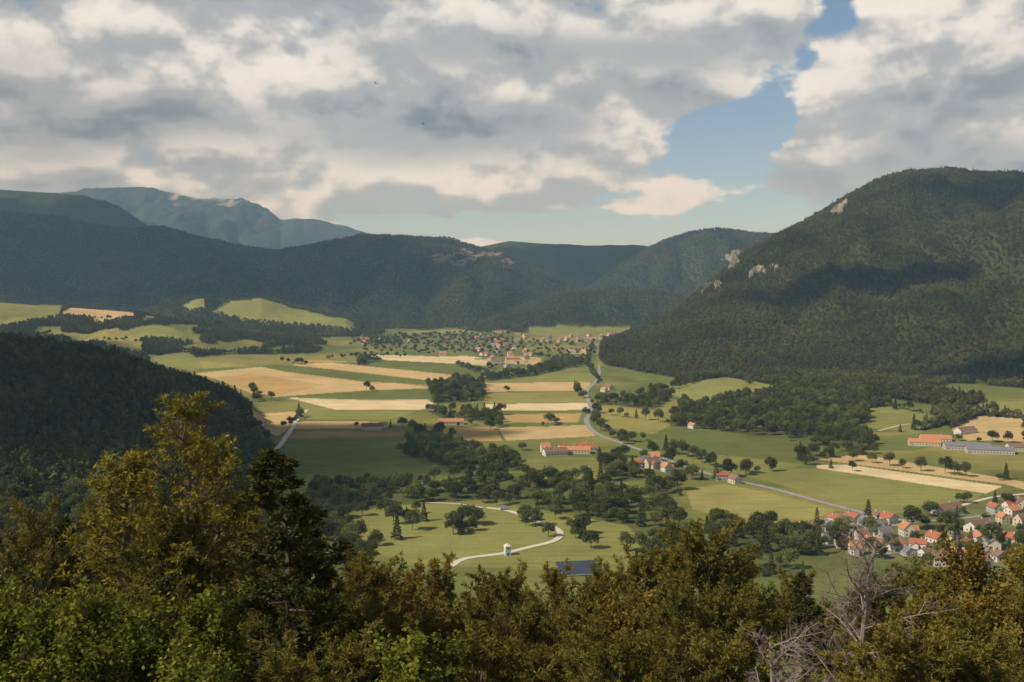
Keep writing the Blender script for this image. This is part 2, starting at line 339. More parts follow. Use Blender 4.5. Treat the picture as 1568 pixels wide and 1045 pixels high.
# ------------------------------------------------------------ land use
TAN = (.49, .355, .17); CREAM = (.61, .485, .275); GOLD = (.42, .285, .11); YG = (.265, .24, .078); GR = (.132, .150, .046); LG = (.212, .217, .068); DG = (.075, .095, .028); BR = (.33, .23, .105)
FIELDS = [
 (TAN,[(300,572),(400,562),(445,566),(540,580),(655,592),(655,595),(565,598),(420,608),(385,602),(335,582)]),
 (GOLD,[(330,578),(385,572),(500,590),(430,604),(385,600)]),
 (GR,[(400,562),(445,560),(655,583),(655,589),(560,585),(440,570)]),
 (TAN,[(445,559),(500,555),(690,574),(700,580),(655,582)]),
 (GR,[(490,554),(555,550),(745,562),(735,573),(690,573)]),
 (CREAM,[(560,543),(640,545),(765,553),(745,560),(565,550)]),
 (GOLD,[(455,552),(560,553),(500,556)]),
 (CREAM,[(440,609),(560,613),(655,612),(672,622),(640,628),(515,628)]),
 (GR,[(560,599),(660,596),(665,611),(500,611)]),
 (LG,[(465,617),(510,629),(640,629),(600,641),(470,643)]),
 (TAN,[(725,587),(905,585),(900,599),(730,600)]),(YG,[(735,602),(895,600),(905,616),(740,618)]),(CREAM,[(742,619),(905,617),(903,628),(745,629)]),
 (GR,[(745,630),(903,629),(900,633),(750,634)]),(GOLD,[(770,635),(890,633),(885,647),(770,647)]),(LG,[(740,576),(900,571),(920,576),(905,585),(735,586)]),
 (GOLD,[(655,656),(760,654),(770,676),(665,674)]),(TAN,[(762,655),(900,651),(912,668),(775,675)]),
 (TAN,[(380,625),(455,630),(445,655),(425,668),(400,655),(378,652)]),(TAN,[(450,645),(580,646),(580,656),(445,657)]),(BR,[(440,661),(620,661),(635,667),(430,671)]),
 (GR,[(430,674),(640,672),(612,692),(690,715),(640,740),(520,745),(398,742)]),
 (LG,[(540,778),(700,770),(760,775),(860,790),(960,802),(985,850),(900,875),(620,865),(545,830)]),
 (LG,[(800,703),(940,700),(935,738),(800,730)]),
 (YG,[(905,622),(1000,630),(1030,650),(1000,665),(930,655)]),
 (GR,[(930,657),(1000,666),(1040,655),(1240,682),(1285,687),(1215,716),(1140,728),(1000,692)]),
 (LG,[(1010,690),(1140,700),(1230,712),(1215,717),(1140,728),(1040,708)]),
 (TAN,[(1248,703),(1320,696),(1568,738),(1568,750),(1540,742)]),(CREAM,[(1250,712),(1300,712),(1535,745),(1510,756),(1250,717)]),
 (LG,[(1140,728),(1215,718),(1250,718),(1505,757),(1480,775),(1380,792),(1250,758)]),
 (YG,[(1050,748),(1110,742),(1180,755),(1280,782),(1230,800),(1150,805),(1060,780)]),
 (TAN,[(1450,660),(1500,637),(1568,642),(1568,677),(1480,674)]),(LG,[(1028,594),(1110,578),(1200,594),(1150,606),(1040,618)]),
 (LG,[(1320,628),(1360,622),(1450,640),(1400,662),(1330,655)]),(GR,[(1345,608),(1440,622),(1430,636),(1350,618)]),(LG,[(1478,632),(1500,617),(1568,615),(1568,638)]),
 (GR,[(1330,668),(1400,665),(1450,650),(1470,672),(1400,690),(1340,690)]),
 (LG,[(-60,465),(60,467),(112,470),(90,486),(40,496),(-60,512)]),(TAN,[(90,484),(150,473),(212,478),(205,486),(150,498),(140,490)]),
 (YG,[(100,516),(160,503),(215,512),(220,545),(180,535),(110,525)]),(LG,[(190,505),(235,496),(282,510),(275,524),(215,520)]),(LG,[(60,500),(95,500),(95,512),(50,512)]),
 (LG,[(230,545),(290,540),(330,562),(290,568),(240,555)]),(YG,[(305,552),(345,556),(380,560),(310,566)]),
 (LG,[(278,470),(300,458),(325,457),(312,474),(290,478)]),(LG,[(325,478),(350,463),(400,457),(450,472),(500,484),(540,493),(545,508),(480,500),(400,494),(355,486)]),
 (LG,[(612,508),(700,502),(712,514),(630,518)]),(YG,[(700,515),(760,506),(800,512),(760,520)]),(LG,[(800,503),(860,498),(965,497),(980,505),(960,512),(820,513)]),
 (LG,[(820,516),(890,520),(960,516),(900,528)]),(TAN,[(780,545),(830,548),(825,560),(770,556)]),(GOLD,[(560,530),(640,527),(640,534),(580,537)]),(CREAM,[(660,547),(720,545),(740,549),(690,551)]),
 (TAN,[(870,535),(905,535),(900,543),(868,541)]),(LG,[(760,565),(870,560),(905,566),(880,573),(780,575)]),
]
GROVES = [ # polygon, spacing
 ([(655,590),(700,582),(740,590),(742,614),(665,618)], 10), ([(612,694),(640,662),(690,672),(720,690),(790,700),(805,722),(700,722),(640,706)], 11),
 ([(470,745),(560,742),(690,742),(780,762),(700,768),(600,775),(530,785),(470,775)], 12), ([(700,722),(820,735),(930,745),(1000,765),(1065,805),(1060,845),(1000,838),(960,805),(870,788),(780,772),(690,745)], 11),
 ([(1075,800),(1150,806),(1235,812),(1255,850),(1180,852),(1090,835)], 10.5), ([(1025,652),(1040,625),(1120,612),(1200,606),(1320,625),(1345,690),(1290,690),(1240,680),(1100,660)], 10),
 ([(900,622),(925,612),(960,606),(1020,596),(1030,610),(1000,628),(930,620)], 13), ([(735,578),(800,572),(835,562),(870,548),(905,560),(870,564),(820,576),(745,584)], 11),
 ([(650,628),(700,632),(770,636),(765,648),(680,642)], 13), ([(1195,595),(1330,600),(1330,622),(1205,606)], 10), ([(910,700),(950,698),(985,735),(940,740)], 11),
 ([(985,735),(1040,742),(1050,760),(1000,762)], 11), ([(1215,700),(1290,690),(1345,695),(1320,696),(1245,704),(1235,712)], 10), ([(480,790),(540,790),(560,880),(480,880)], 10),
 ([(385,640),(380,655),(410,668),(415,690),(400,705),(385,700)], 9), ([(548,560),(545,545),(580,548),(590,552)], 10), ([(1420,640),(1480,620),(1475,640),(1440,655)], 10),
 ([(740,660),(745,630),(770,632),(772,655)], 16), ([(530,512),(700,508),(860,528),(900,520),(980,512),(980,526),(900,545),(700,545),(560,540)], 40),
 ([(800,735),(940,735),(950,745),(820,748)], 10), ([(980,845),(1075,835),(1120,870),(1200,865),(1240,885),(990,885)], 11), ([(1030,640),(1060,628),(1060,650),(1030,655)], 11), ([(560,515),(620,518),(610,530),(560,528)], 18),
]
CLUMPS = [([(690,800),(732,800),(738,818),(700,824),(688,815)], 9), ([(795,796),(828,796),(830,808),(800,808)], 9), ([(868,815),(895,815),(895,828),(870,828)], 8), ([(600,790),(650,785),(655,800),(600,805)], 14)]
VILL = [([(528,528),(560,515),(680,510),(790,512),(780,552),(680,542),(560,535)]), ([(1240,800),(1330,790),(1568,770),(1700,790),(1700,880),(1420,870),(1260,840)])]
ROWS = [ # tree rows
 [(385,600),(400,615),(430,612)], [(560,598),(575,598)], [(1250,700),(1310,706),(1380,716),(1460,728),(1540,738)], [(1245,712),(1300,722)], [(440,655),(465,635)],
 [(905,640),(930,665),(960,680),(1000,672)], [(960,700),(1010,706),(1060,730),(1100,738)], [(770,600),(790,600)], [(880,596),(895,612)], [(550,655),(600,655),(640,660)],
 [(40,498),(90,492),(130,488),(205,490)], [(120,510),(160,500),(230,495)], [(160,520),(230,530),(290,540)], [(90,520),(200,548),(240,560)], [(400,492),(480,504),(540,512)],
 [(1330,618),(1380,628),(1440,638)], [(1020,600),(1060,588),(1110,575),(1150,590)], [(1440,650),(1500,632),(1568,640)], [(1470,676),(1568,680)], [(1100,735),(1190,720)], [(610,512),(640,525)],
 [(700,560),(730,572),(760,562)], [(1480,770),(1568,765)], [(470,560),(430,555)], [(620,548),(560,545),(500,552)], [(905,530),(900,560),(920,590)], [(830,655),(845,648),(860,650)],
 [(910,632),(960,640),(1030,650)], [(1020,690),(1080,712),(1120,728)], [(700,655),(730,650),(765,652)], [(820,545),(860,552),(900,548)], [(1340,665),(1390,660),(1420,655)],
 [(1255,838),(1300,846),(1350,860)], [(1400,812),(1440,805),(1490,815)],
]
SINGLE = [(608,826),(575,836),(632,812),(840,822),(820,806),(760,775),(1180,722),(1225,705),(1240,712),(1305,722),(1142,724),(570,600),
 (960,845),(1000,700),(800,690),(740,770),(540,835),(555,790),(590,790),(900,800),(850,795),(560,760),(1060,735),(1120,730),(395,750),(410,745),(1540,735),(1470,770),(1400,800),(1450,812),(1330,815),(1530,830),(930,790),(905,840)]
print('fields from image pixels')
FW = [(c, W(p)) for c, p in FIELDS]; GW = [(W(p), s) for p, s in GROVES]; VW = [W(p) for p in VILL]; CW = [(W(p), s) for p, s in CLUMPS]  # outlines given in image pixels, cast onto the terrain

# ------------------------------------------------------------ terrain mesh
tv = np.concatenate([np.linspace(-1.0, -.57, 40)[:-1], np.linspace(-.57, .57, 1120), np.linspace(.57, 1.0, 40)[1:]])
ys = [-140.0]
while ys[-1] < 16000:
    y = ys[-1]; ys.append(y+(4 if y < 560 else min(max(y*y/290000, 1.8), 38)))
ys = np.array(ys); print('terrain rows', len(ys), 'cols', len(tv))
TT, YY = np.meshgrid(tv, ys); XX = TT*(YY+150)
X = XX.ravel(); Y = YY.ravel()
nh, rh = hmap_parts(X, Y); Z = np.maximum(nh, rh)
def clearing(X, Y, rh):
    t = X/np.maximum(Y, 1)
    z1 = (t < -.14) & (Y > 1850) & (Y < 3300) & (rh < 128)
    z2 = (t > .13) & (Y > 1020) & (Y < 1750) & (rh < 30)
    f = fbm(X/150, Y/210, 81, 3)
    return (z1 & (f > .53)) | (z2 & (f > .60))
def forest_mask(X, Y, nh, rh):
    f = ((rh > 5) & ~clearing(X, Y, rh)) | (nh > .5)
    for c, P in FW: f &= ~inpoly(P, X, Y)
    return f
fm = forest_mask(X, Y, nh, rh)
n1 = fbm(X/160, Y/160, 61, 4); n2 = fbm(X/40, Y/40, 66, 3)
col = np.array(GR)[None]*(.75+.5*n2[:, None]); ylw = np.clip((n1-.45)*4, 0, 1)[:, None]; col = col*(1-ylw)+np.array(YG)[None]*ylw*.9
for c, P in FW:
    m = inpoly(P, X, Y); col[m] = np.array(c)*(.78+.44*n1[m][:, None])*(.9+.2*n2[m][:, None])
for P, s in GW:
    if s < 14: m = inpoly(P, X, Y); col[m] = np.array((.10, .112, .036))*(.6+.8*n2[m][:, None])
for P in VW:
    m = inpoly(P, X, Y); col[m] = np.array((.15, .16, .06))*(.7+.6*n2[m][:, None])
fcol = np.array((.042, .047, .018))[None]*(.6+.8*n2[:, None]); col = np.where(fm[:, None], fcol, col)
far_ = (Y > 8000)[:, None]; col = np.where(far_, np.array((.042, .054, .046))[None]*(.6+.8*n1[:, None]), col)  # bluer far ground: distance haze put into the base colour
# bare limestone on the high far massif
n3 = fbm(X/350, Y/700, 71, 5)
tt_ = X/np.maximum(Y, 1)
rock = np.clip((Z-1090)/110+(n3-.56)*9-np.abs(tt_+.30)*14, 0, 1)[:, None]*far_; col = col*(1-rock)+np.array((.36, .34, .32))[None]*rock
nr, nc = TT.shape
i = (np.arange(nr-1)[:, None]*nc+np.arange(nc-1)[None]); Qd = np.stack([i, i+1, i+nc+1, i+nc], -1).reshape(-1, 4)
M_t = newmat('terrain'); q = NT(M_t.node_tree)
at = q.n('ShaderNodeAttribute', attribute_name='landuse'); ge = q.n('ShaderNodeNewGeometry'); pos = ge.outputs['Position']
f1 = q.noise(pos, .35, 3, .6); f2 = q.noise(pos, .03, 4, .6)
mp = q.n('ShaderNodeMapping'); mp.inputs['Scale'].default_value = (.012, .16, 0); mp.inputs['Rotation'].default_value = (0, 0, .12); q.l(pos, mp.inputs[0]); f3 = q.noise(mp.outputs[0], 1, 3, .5)
k = q.m('ADD', q.m('ADD', q.mr(f1, .3, .7, .28, .48), q.mr(f2, .3, .7, .18, .38)), q.mr(f3, .3, .7, .18, .44))
cc = q.n('ShaderNodeCombineColor')
for a in range(3): q.l(k, cc.inputs[a])
c = q.mix(1.0, at.outputs['Color'], cc.outputs[0], 'MULTIPLY')
b = q.n('ShaderNodeBsdfDiffuse'); q.l(c, b.inputs[0])
o = q.n('ShaderNodeOutputMaterial'); q.l(b.outputs[0], o.inputs[0])
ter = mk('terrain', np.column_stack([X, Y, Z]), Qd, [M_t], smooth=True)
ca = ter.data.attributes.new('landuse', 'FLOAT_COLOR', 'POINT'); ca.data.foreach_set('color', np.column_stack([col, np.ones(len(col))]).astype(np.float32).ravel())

# ------------------------------------------------------------ scatter
def jgrid(y0, y1, sp, tm=.60, seed=0):
    rg = np.random.default_rng(seed)
    xs = np.arange(-tm*y1-60, tm*y1+60, sp); yy = np.arange(y0, y1, sp)
    A, B = np.meshgrid(xs, yy); A = A.ravel()+rg.uniform(-.45, .45, A.size)*sp; B = B.ravel()+rg.uniform(-.45, .45, B.size)*sp
    m = np.abs(A) < tm*B+60
    return A[m], B[m]
# the far flanks of the ridges stay unplanted (generous margin)
vt = np.linspace(-.66, .66, 330); vy = np.concatenate([np.arange(100, 6200, 12.0)])
VT, VY = np.meshgrid(vt, vy); VE = (hmap(VT*VY, VY)-CAMZ)/VY
VM = np.maximum.accumulate(VE, 0)
def seen(x, y, z):
    j = np.clip(np.round((x/y-vt[0])/(vt[1]-vt[0])).astype(int), 0, len(vt)-1); i = np.clip(((y-100)/12).astype(int)-1, 0, len(vy)-1)
    return (z+45-CAMZ)/y > VM[i, j]
def place(name, x, y, col, nv, smin, smax, seed, sink=.6, conf=None):
    rg = np.random.default_rng(seed); n = len(x); z = hmap(x, y)-sink
    s = rg.uniform(smin, smax, n); sc = np.column_stack([s*rg.uniform(.9, 1.15, n), s*rg.uniform(.9, 1.15, n), s*rg.uniform(.85, 1.15, n)])
    ix = rg.integers(0, nv, n)
    print(name, n)
    return gn_instances(name, np.column_stack([x, y, z]), rg.random(n)*6.28, sc, ix, col)
def zone(y0, y1, sp, seed, tm=.6):
    x, y = jgrid(y0, y1, sp, tm, seed); nh, rh = hmap_parts(x, y); f = forest_mask(x, y, nh, rh) & seen(x, y, np.maximum(nh, rh))
    return x[f], y[f]
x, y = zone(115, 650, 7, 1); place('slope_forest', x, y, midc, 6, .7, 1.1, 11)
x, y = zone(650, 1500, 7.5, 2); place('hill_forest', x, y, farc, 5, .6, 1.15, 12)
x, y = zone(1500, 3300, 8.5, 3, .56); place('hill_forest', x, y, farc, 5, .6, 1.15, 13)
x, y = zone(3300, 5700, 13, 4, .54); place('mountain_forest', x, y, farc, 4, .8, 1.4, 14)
gx = []; gy = []
rgg = np.random.default_rng(5)
for P, s in GW+CW:
    a0, b0 = P.min(0); a1, b1 = P.max(0)
    A, B = np.meshgrid(np.arange(a0, a1, s), np.arange(b0, b1, s)); A = A.ravel()+rgg.uniform(-.5, .5, A.size)*s; B = B.ravel()+rgg.uniform(-.5, .5, B.size)*s
    big = (a1-a0) > 60
    m = inpoly(P, A, B) & ((fbm(A/35, B/35, 90, 3) > .39) | (not big)); gx.append(A[m]); gy.append(B[m])
for P in VW:
    a0, b0 = P.min(0); a1, b1 = P.max(0); s = 19 if b0 < 1500 else 38
    A, B = np.meshgrid(np.arange(a0, a1, s), np.arange(b0, b1, s)); A = A.ravel()+rgg.uniform(-.45, .45, A.size)*s; B = B.ravel()+rgg.uniform(-.45, .45, B.size)*s
    m = inpoly(P, A, B) & (rgg.random(len(A)) < .6); gx.append(A[m]); gy.append(B[m])
for r in ROWS:
    P = W(r)
    for a, b in zip(P[:-1], P[1:]):
        L = np.hypot(*(b-a)); n = max(2, int(L/15)); s = (np.arange(n)+rgg.uniform(-.4, .4, n))/n
        gx.append(a[0]+(b[0]-a[0])*s+rgg.normal(0, 2.5, n)); gy.append(a[1]+(b[1]-a[1])*s+rgg.normal(0, 2.5, n))
gx = np.concatenate(gx); gy = np.concatenate(gy); d = gy
m = gy < 2300
place('valley_trees', gx[m], gy[m], midc, 6, .5, 1.4, 21, .3)
place('distant_valley_trees', gx[~m], gy[~m], midc, 5, .6, 1.1, 22, .3)
S = W(SINGLE); rs = np.random.default_rng(55)
for p in S:
    k = int(rs.integers(0, 6)); o = bpy.data.objects.new('spruce_tree' if k == 5 else 'lime_tree', midc.objects[k].data); o.location = (p[0], p[1], float(hmap(p[0], p[1]))-.3)
    s = rs.uniform(.8, 1.35); o.scale = (s*1.1, s*1.1, s); o.rotation_euler = (0, 0, rs.uniform(0, 6)); scene.collection.objects.link(o)

# ------------------------------------------------------------ roads
M_road = simple('asphalt', (.26, .25, .23), .9, .15, .3); M_path = simple('gravel_path', (.56, .51, .42), .95, .18, .3); M_white = simple('white_paint', (.8, .8, .78), .7, .05, 1)
def spline(P, step=6):
    P = np.asarray(P); out = []
    PP = np.vstack([2*P[0]-P[1], P, 2*P[-1]-P[-2]])
    for i in range(1, len(PP)-2):
        n = max(2, int(np.hypot(*(PP[i+1]-PP[i]))/step)); t = np.linspace(0, 1, n, endpoint=False)[:, None]
        a, b, c, d = PP[i-1:i+3]
        out.append(.5*((2*b)+(-a+c)*t+(2*a-5*b+4*c-d)*t*t+(-a+3*b-3*c+d)*t**3))
    out.append(P[-1:]); return np.vstack(out)
def ribbon(name, P, w, mat, dz=.3, world=False):
    C = spline(W(P)); d = np.gradient(C, axis=0); d /= np.linalg.norm(d, axis=1)[:, None]; nrm = np.column_stack([-d[:, 1], d[:, 0]])
    V = []
    zc = hmap(C[:, 0], C[:, 1])+dz
    for s in (-1, 1): V.append(np.column_stack([C+nrm*s*w/2, zc]))
    V = np.concatenate(V); n = len(C); i = np.arange(n-1); Q = np.column_stack([i, i+1, i+1+n, i+n])
    mk(name, V, Q, [mat]); return C, nrm, zc
main = [(918,560),(915,580),(898,600),(905,625),(898,645),(915,665),(960,682),(1000,696),(1050,715),(1110,733),(1180,748),(1260,770),(1340,790),(1400,800)]
C, nrm, zc = ribbon('country_road', main, 7, M_road, .3)
V = []; Q = []
for i in range(2, len(C)-2, 2):
    a, b = C[i], C[i+1]; n = nrm[i]*.09; k0 = len(V)
    for p in (a-n, a+n, b+n, b-n): V.append((*p, zc[i]+.01))
    Q.append((k0, k0+1, k0+2, k0+3))
mk('road_centre_marking', V, Q, [M_white])
ribbon('lane', [(392,740),(402,722),(415,700),(432,678),(448,655),(458,638),(470,628)], 6, M_path)
ribbon('park_path', [(690,868),(712,856),(770,848),(812,838),(845,830),(858,820),(852,810),(825,800),(800,790),(775,782),(745,778)], 5, M_path)
ribbon('farm_track', [(740,778),(700,772),(640,770)], 3, M_path)
ribbon('farm_track', [(1470,775),(1520,762),(1568,757),(1640,750)], 4, M_path)
ribbon('village_street', [(1240,840),(1300,832),(1340,812),(1400,800),(1470,795),(1568,780)], 5, M_road)
ribbon('village_street', [(1340,850),(1400,845),(1460,850),(1568,848)], 5, M_road)
ribbon('farm_track', [(560,540),(590,545),(700,552),(740,552),(755,545)], 5, M_path)
ribbon('farm_track', [(715,590),(745,575),(750,560)], 3.5, M_path)
ribbon('farm_track', [(440,612),(500,612),(660,612)], 3, M_path)
ribbon('farm_track', [(1345,660),(1390,650),(1430,655)], 3, M_path)

# ------------------------------------------------------------ buildings
WALLS = [simple('plaster_'+n, c, .9, .12, .8) for n, c in (('white', (.60, .57, .51)), ('cream', (.54, .47, .36)), ('grey', (.42, .40, .38)))]
ROOFS = [simple('roof_'+n, c, .85, .3, 1.5) for n, c in (('red', (.34, .115, .06)), ('orange', (.45, .20, .095)), ('brown', (.20, .12, .08)), ('grey', (.17, .17, .18)))]
M_win = simple('window_glass', (.03, .035, .045), .15, .1, 1); M_wood = simple('timber', (.16, .10, .06), .8, .3, 3)
def house_mesh(name, L, B, E, Rh, wall, roof, floors=2, wing=False):
    g = Geo(); g.box((-L/2, -B/2, -.5), (L/2, B/2, E), 0)
    def roofed(cx, cy, L, B, E, Rh, rot):
        def T(V): return [(cx+(a if not rot else -b), cy+(b if not rot else a), c) for a, b, c in V]
        for s in (-1, 1):
            x = s*L/2; g.add(T([(x, -B/2, E), (x, B/2, E), (x, 0, E+Rh), (x, 0, E+Rh)]), [(0, 1, 2, 3)], 0)
        ov = .5; sl = Rh/(B/2)
        for s in (-1, 1):
            y0 = s*(B/2+ov); z0 = E-ov*sl+.08
            V = [(-L/2-ov, y0, z0), (L/2+ov, y0, z0), (L/2+ov, 0, E+Rh+.08), (-L/2-ov, 0, E+Rh+.08)]; V += [(a, b, c+.22) for a, b, c in V]
            g.add(T(V), [(0,1,2,3),(4,5,6,7),(0,1,5,4),(1,2,6,5),(2,3,7,6),(3,0,4,7)], 1)
    roofed(0, 0, L, B, E, Rh, False)
    if wing:
        g.box((-L*.3, -B/2-3.6, -.5), (L*.08, -B/2-.003, E-.8), 0); roofed(-L*.11, -B/2-1.4, 4.4, L*.38, E-.8, Rh*.6, True)
    g.box((L*.18, B*.12, E+Rh*.4), (L*.18+.7, B*.12+.7, E+Rh+.9), 0)
    nw = max(2, int(L/3.2))
    for f in range(floors):
        z = 1.0+f*2.7
        if z+1.3 > E: break
        for s in (-1, 1):
            for i in range(nw):
                x = -L/2+L*(i+.5)/nw; g.box((x-.55, s*(B/2)-.04, z), (x+.55, s*(B/2)+.04, z+1.3), 2)
            for yv in (-B*.22, B*.22): g.box((s*L/2-.04, yv-.5, z), (s*L/2+.04, yv+.5, z+1.3), 2)
    g.box((-L/2+L*.5/nw+1.0, -B/2-.06, 0), (-L/2+L*.5/nw+2.0, -B/2+.06, 2.1), 3)
    ob = g.make(name, [wall, roof, M_win, M_wood], link=False); return ob.data
HM = []
rh_ = np.random.default_rng(77)
for i in range(14):
    HM.append(house_mesh('house_mesh', rh_.uniform(9, 15), rh_.uniform(7.5, 10), rh_.uniform(3.6, 6.0), rh_.uniform(2.8, 4.4), WALLS[[0, 0, 1, 0, 2, 1, 0][i % 7]], ROOFS[[0, 1, 2, 1, 0, 3, 1, 2, 1, 2, 0, 3, 1, 0][i]], 2, i % 3 == 0))
BARN = [house_mesh('barn_mesh', 34, 12, 4.2, 3.4, WALLS[1], ROOFS[1], 1), house_mesh('barn_mesh', 48, 14, 4.5, 3.0, WALLS[2], ROOFS[3], 1), house_mesh('barn_mesh', 26, 11, 4.5, 3.8, WALLS[0], ROOFS[2], 1)]
def put(name, me, p, rz, s=1.0, dz=0):
    ob = bpy.data.objects.new(name, me); ob.location = (p[0], p[1], float(hmap(p[0], p[1]))+dz); ob.rotation_euler = (0, 0, rz); ob.scale = (s, s, s); scene.collection.objects.link(ob); return ob
def village(pts, jit=.3, s=1.0):
    for p in W(pts): put('village_house', HM[rh_.integers(0, 14)], p, rh_.choice([0, pi/2])+.35+rh_.normal(0, jit), s*rh_.uniform(.8, 1.08))
near_v = [(1252,812),(1268,808),(1285,815),(1305,800),(1322,803),(1338,812),(1300,824),(1318,826),(1332,836),(1352,822),(1388,820),(1348,806),(1264,830),(1290,838),(1372,842),(1390,850),(1310,848),
 (1405,838),(1432,830),(1462,828),(1448,845),(1478,838),(1500,832),(1520,840),(1540,828),(1560,836),(1515,812),(1535,800),(1550,790),(1568,805),(1585,795),(1600,815),(1505,850),(1528,858),(1555,862),(1480,858),
 (1522,785),(1545,778),(1562,778),(1590,845),(1440,865),(1500,868),(1416,852),(1360,800),(1345,795),(1590,775),(1280,800)]
village(near_v, .3)
for cx, cy, sx, sy, n in ((560,524,22,5,9),(640,522,35,4,4),(735,520,30,5,12),(775,530,25,8,13),(725,540,45,5,8),(870,520,30,3,14),(935,517,22,3,12),(830,520,18,4,6),(780,548,22,4,6),(885,537,20,4,4),(800,560,15,3,3)):
    village([(cx+rh_.normal(0, sx*.75), cy+rh_.normal(0, sy*.7)) for _ in range(n)], .4, 1.2)
village([(835,692),(848,694),(862,690),(878,692),(905,690),(893,688),(985,710),(998,716),(1012,712),(1020,722),(1003,706),(972,716),(588,655),(932,597),(925,600),(1060,656),(1105,735),(1125,740),(700,648)], .3)
village([(770,781)], .1, .6)
for p, i, rz in (((690,650), 0, .1), ((880,694), 0, -.1), ((850,697), 2, .3), ((1415,682), 0, -.25), ((1432,676), 0, -.2), ((1480,688), 1, -.2), ((1515,694), 1, -.25), ((1450,786), 2, .5), ((785,551), 0, .2), ((760,556), 2, .1), ((905,521), 0, 0), ((1560,690), 2, 0), ((1478,664), 2, .4), ((1500,812), 2, .6), ((570,658), 2, .2)):
    put('barn', BARN[i], W([p])[0], rz)

# transformer tower
M_blue = simple('pale_blue_paint', (.45, .58, .68), .7, .08, 1)
g = Geo(); g.box((-2, -2, -.5), (2, 2, 6.2), 0); g.box((-2.3, -2.3, 6.2), (2.3, 2.3, 6.5), 1)
g.add([(-2.3,-2.3,6.5),(2.3,-2.3,6.5),(2.3,2.3,6.5),(-2.3,2.3,6.5),(-.1,-.1,8.2),(.1,-.1,8.2),(.1,.1,8.2),(-.1,.1,8.2)], [(0,1,5,4),(1,2,6,5),(2,3,7,6),(3,0,4,7),(4,5,6,7)], 1)
g.box((-2.04, -2.04, -.4), (2.04, 2.04, 2.4), 2); g.box((-.6, -2.1, 0), (.6, -2.0, 2.1), 3); g.box((-.4, -2.06, 4.2), (.4, -1.98, 5.0), 3)
tw = g.make('transformer_tower', [WALLS[0], WALLS[0], M_blue, M_win]); p = W([(777, 850)])[0]; tw.location = (p[0], p[1], 0); tw.rotation_euler = (0, 0, .3)
# solar panels
M_sol = simple('solar_cells', (.05, .06, .085), .35, .2, .5); M_fr = simple('aluminium_frame', (.45, .46, .48), .4, .05, 1)
g = Geo()
for r in range(4):
    for c in range(9):
        x0 = -13.5+c*3.02; y0 = r*7
        V = np.array([(x0, y0, .8), (x0+2.9, y0, .8), (x0+2.9, y0+3.6, 2.9), (x0, y0+3.6, 2.9)]); V = np.vstack([V, V+[0, -.04, .08]])
        g.add(V, [(0,1,2,3),(4,5,6,7),(0,1,5,4),(1,2,6,5),(2,3,7,6),(3,0,4,7)], 0)
        g.box((x0+.1, y0+.4, 0), (x0+.2, y0+.5, 1.0), 1); g.box((x0+.1, y0+3.2, 0), (x0+.2, y0+3.3, 2.6), 1)
    g.box((-13.5, r*7-.2, .6), (13.7, r*7-.01, .95), 1)
so = g.make('solar_panel_array', [M_sol, M_fr]); p = W([(893, 882)])[0]; so.location = (p[0], p[1], 0); so.rotation_euler = (0, 0, .15)

# rock outcrops
M_rock = simple('limestone', (.33, .29, .235), .95, .55, .15); M_cliff = simple('weathered_cliff', (.25, .20, .15), .95, .5, .12)
def rockmesh(seed, mat):
    rg = np.random.default_rng(seed); nu, nv = 48, 34
    th = np.linspace(0, 2*pi, nu, endpoint=False); ph = np.linspace(.02, pi-.02, nv)
    A, B = np.meshgrid(th, ph); r = .15+1.6*fbm(np.cos(A)*3.4+5+seed, B*2.6+np.sin(A)*3.4, seed, 5)
    r = np.round(r*5)/5*.7+r*.3
    V = np.stack([r*np.sin(B)*np.cos(A), r*np.sin(B)*np.sin(A)*.5, r*np.cos(B)*1.15], -1).reshape(-1, 3)
    Q = [(i*nu+j, i*nu+(j+1) % nu, (i+1)*nu+(j+1) % nu, (i+1)*nu+j) for i in range(nv-1) for j in range(nu)]
    return mk('rock_mesh', V, Q, [mat], link=False).data
RM = [rockmesh(s, M_rock) for s in (1, 2, 3, 4)]; RC = [rockmesh(s, M_cliff) for s in (5, 6, 7)]
for (px, py, s) in ((1128,400,22),(1118,408,19),(1134,391,15),(1122,396,16),(1114,413,13),(1285,322,20),(1295,316,15),(1278,328,12),(1160,420,17),(1170,416,13),(1153,423,11),(1098,436,17),(1080,441,14),(1186,410,11),(1070,448,10)):
    for j in range(3):
        p = W([(px+rh_.normal(0, s*.28), py+rh_.normal(0, s*.22))])[0]; o = put('rock_outcrop', RM[rh_.integers(0, 4)], p, rh_.uniform(-.7, .7), s, s*.15)
        k = s*rh_.uniform(.35, .7); o.scale = (k*rh_.uniform(.8, 1.2), k, k*rh_.uniform(.9, 1.5))
for i in range(46):
    px = 668+(i % 31)*4.0; py = 394+4*sin(i*.5)+rh_.normal(0, 2.5)+(5 if (i % 31) > 24 else 0)+(9 if i > 30 else 0)
    p = W([(px, py)])[0]; o = put('cliff_band_rock', RC[rh_.integers(0, 3)], p, rh_.uniform(-.3, .3), 1, 5)
    s = rh_.uniform(6, 12); o.scale = (s*1.9, s, s*.8)

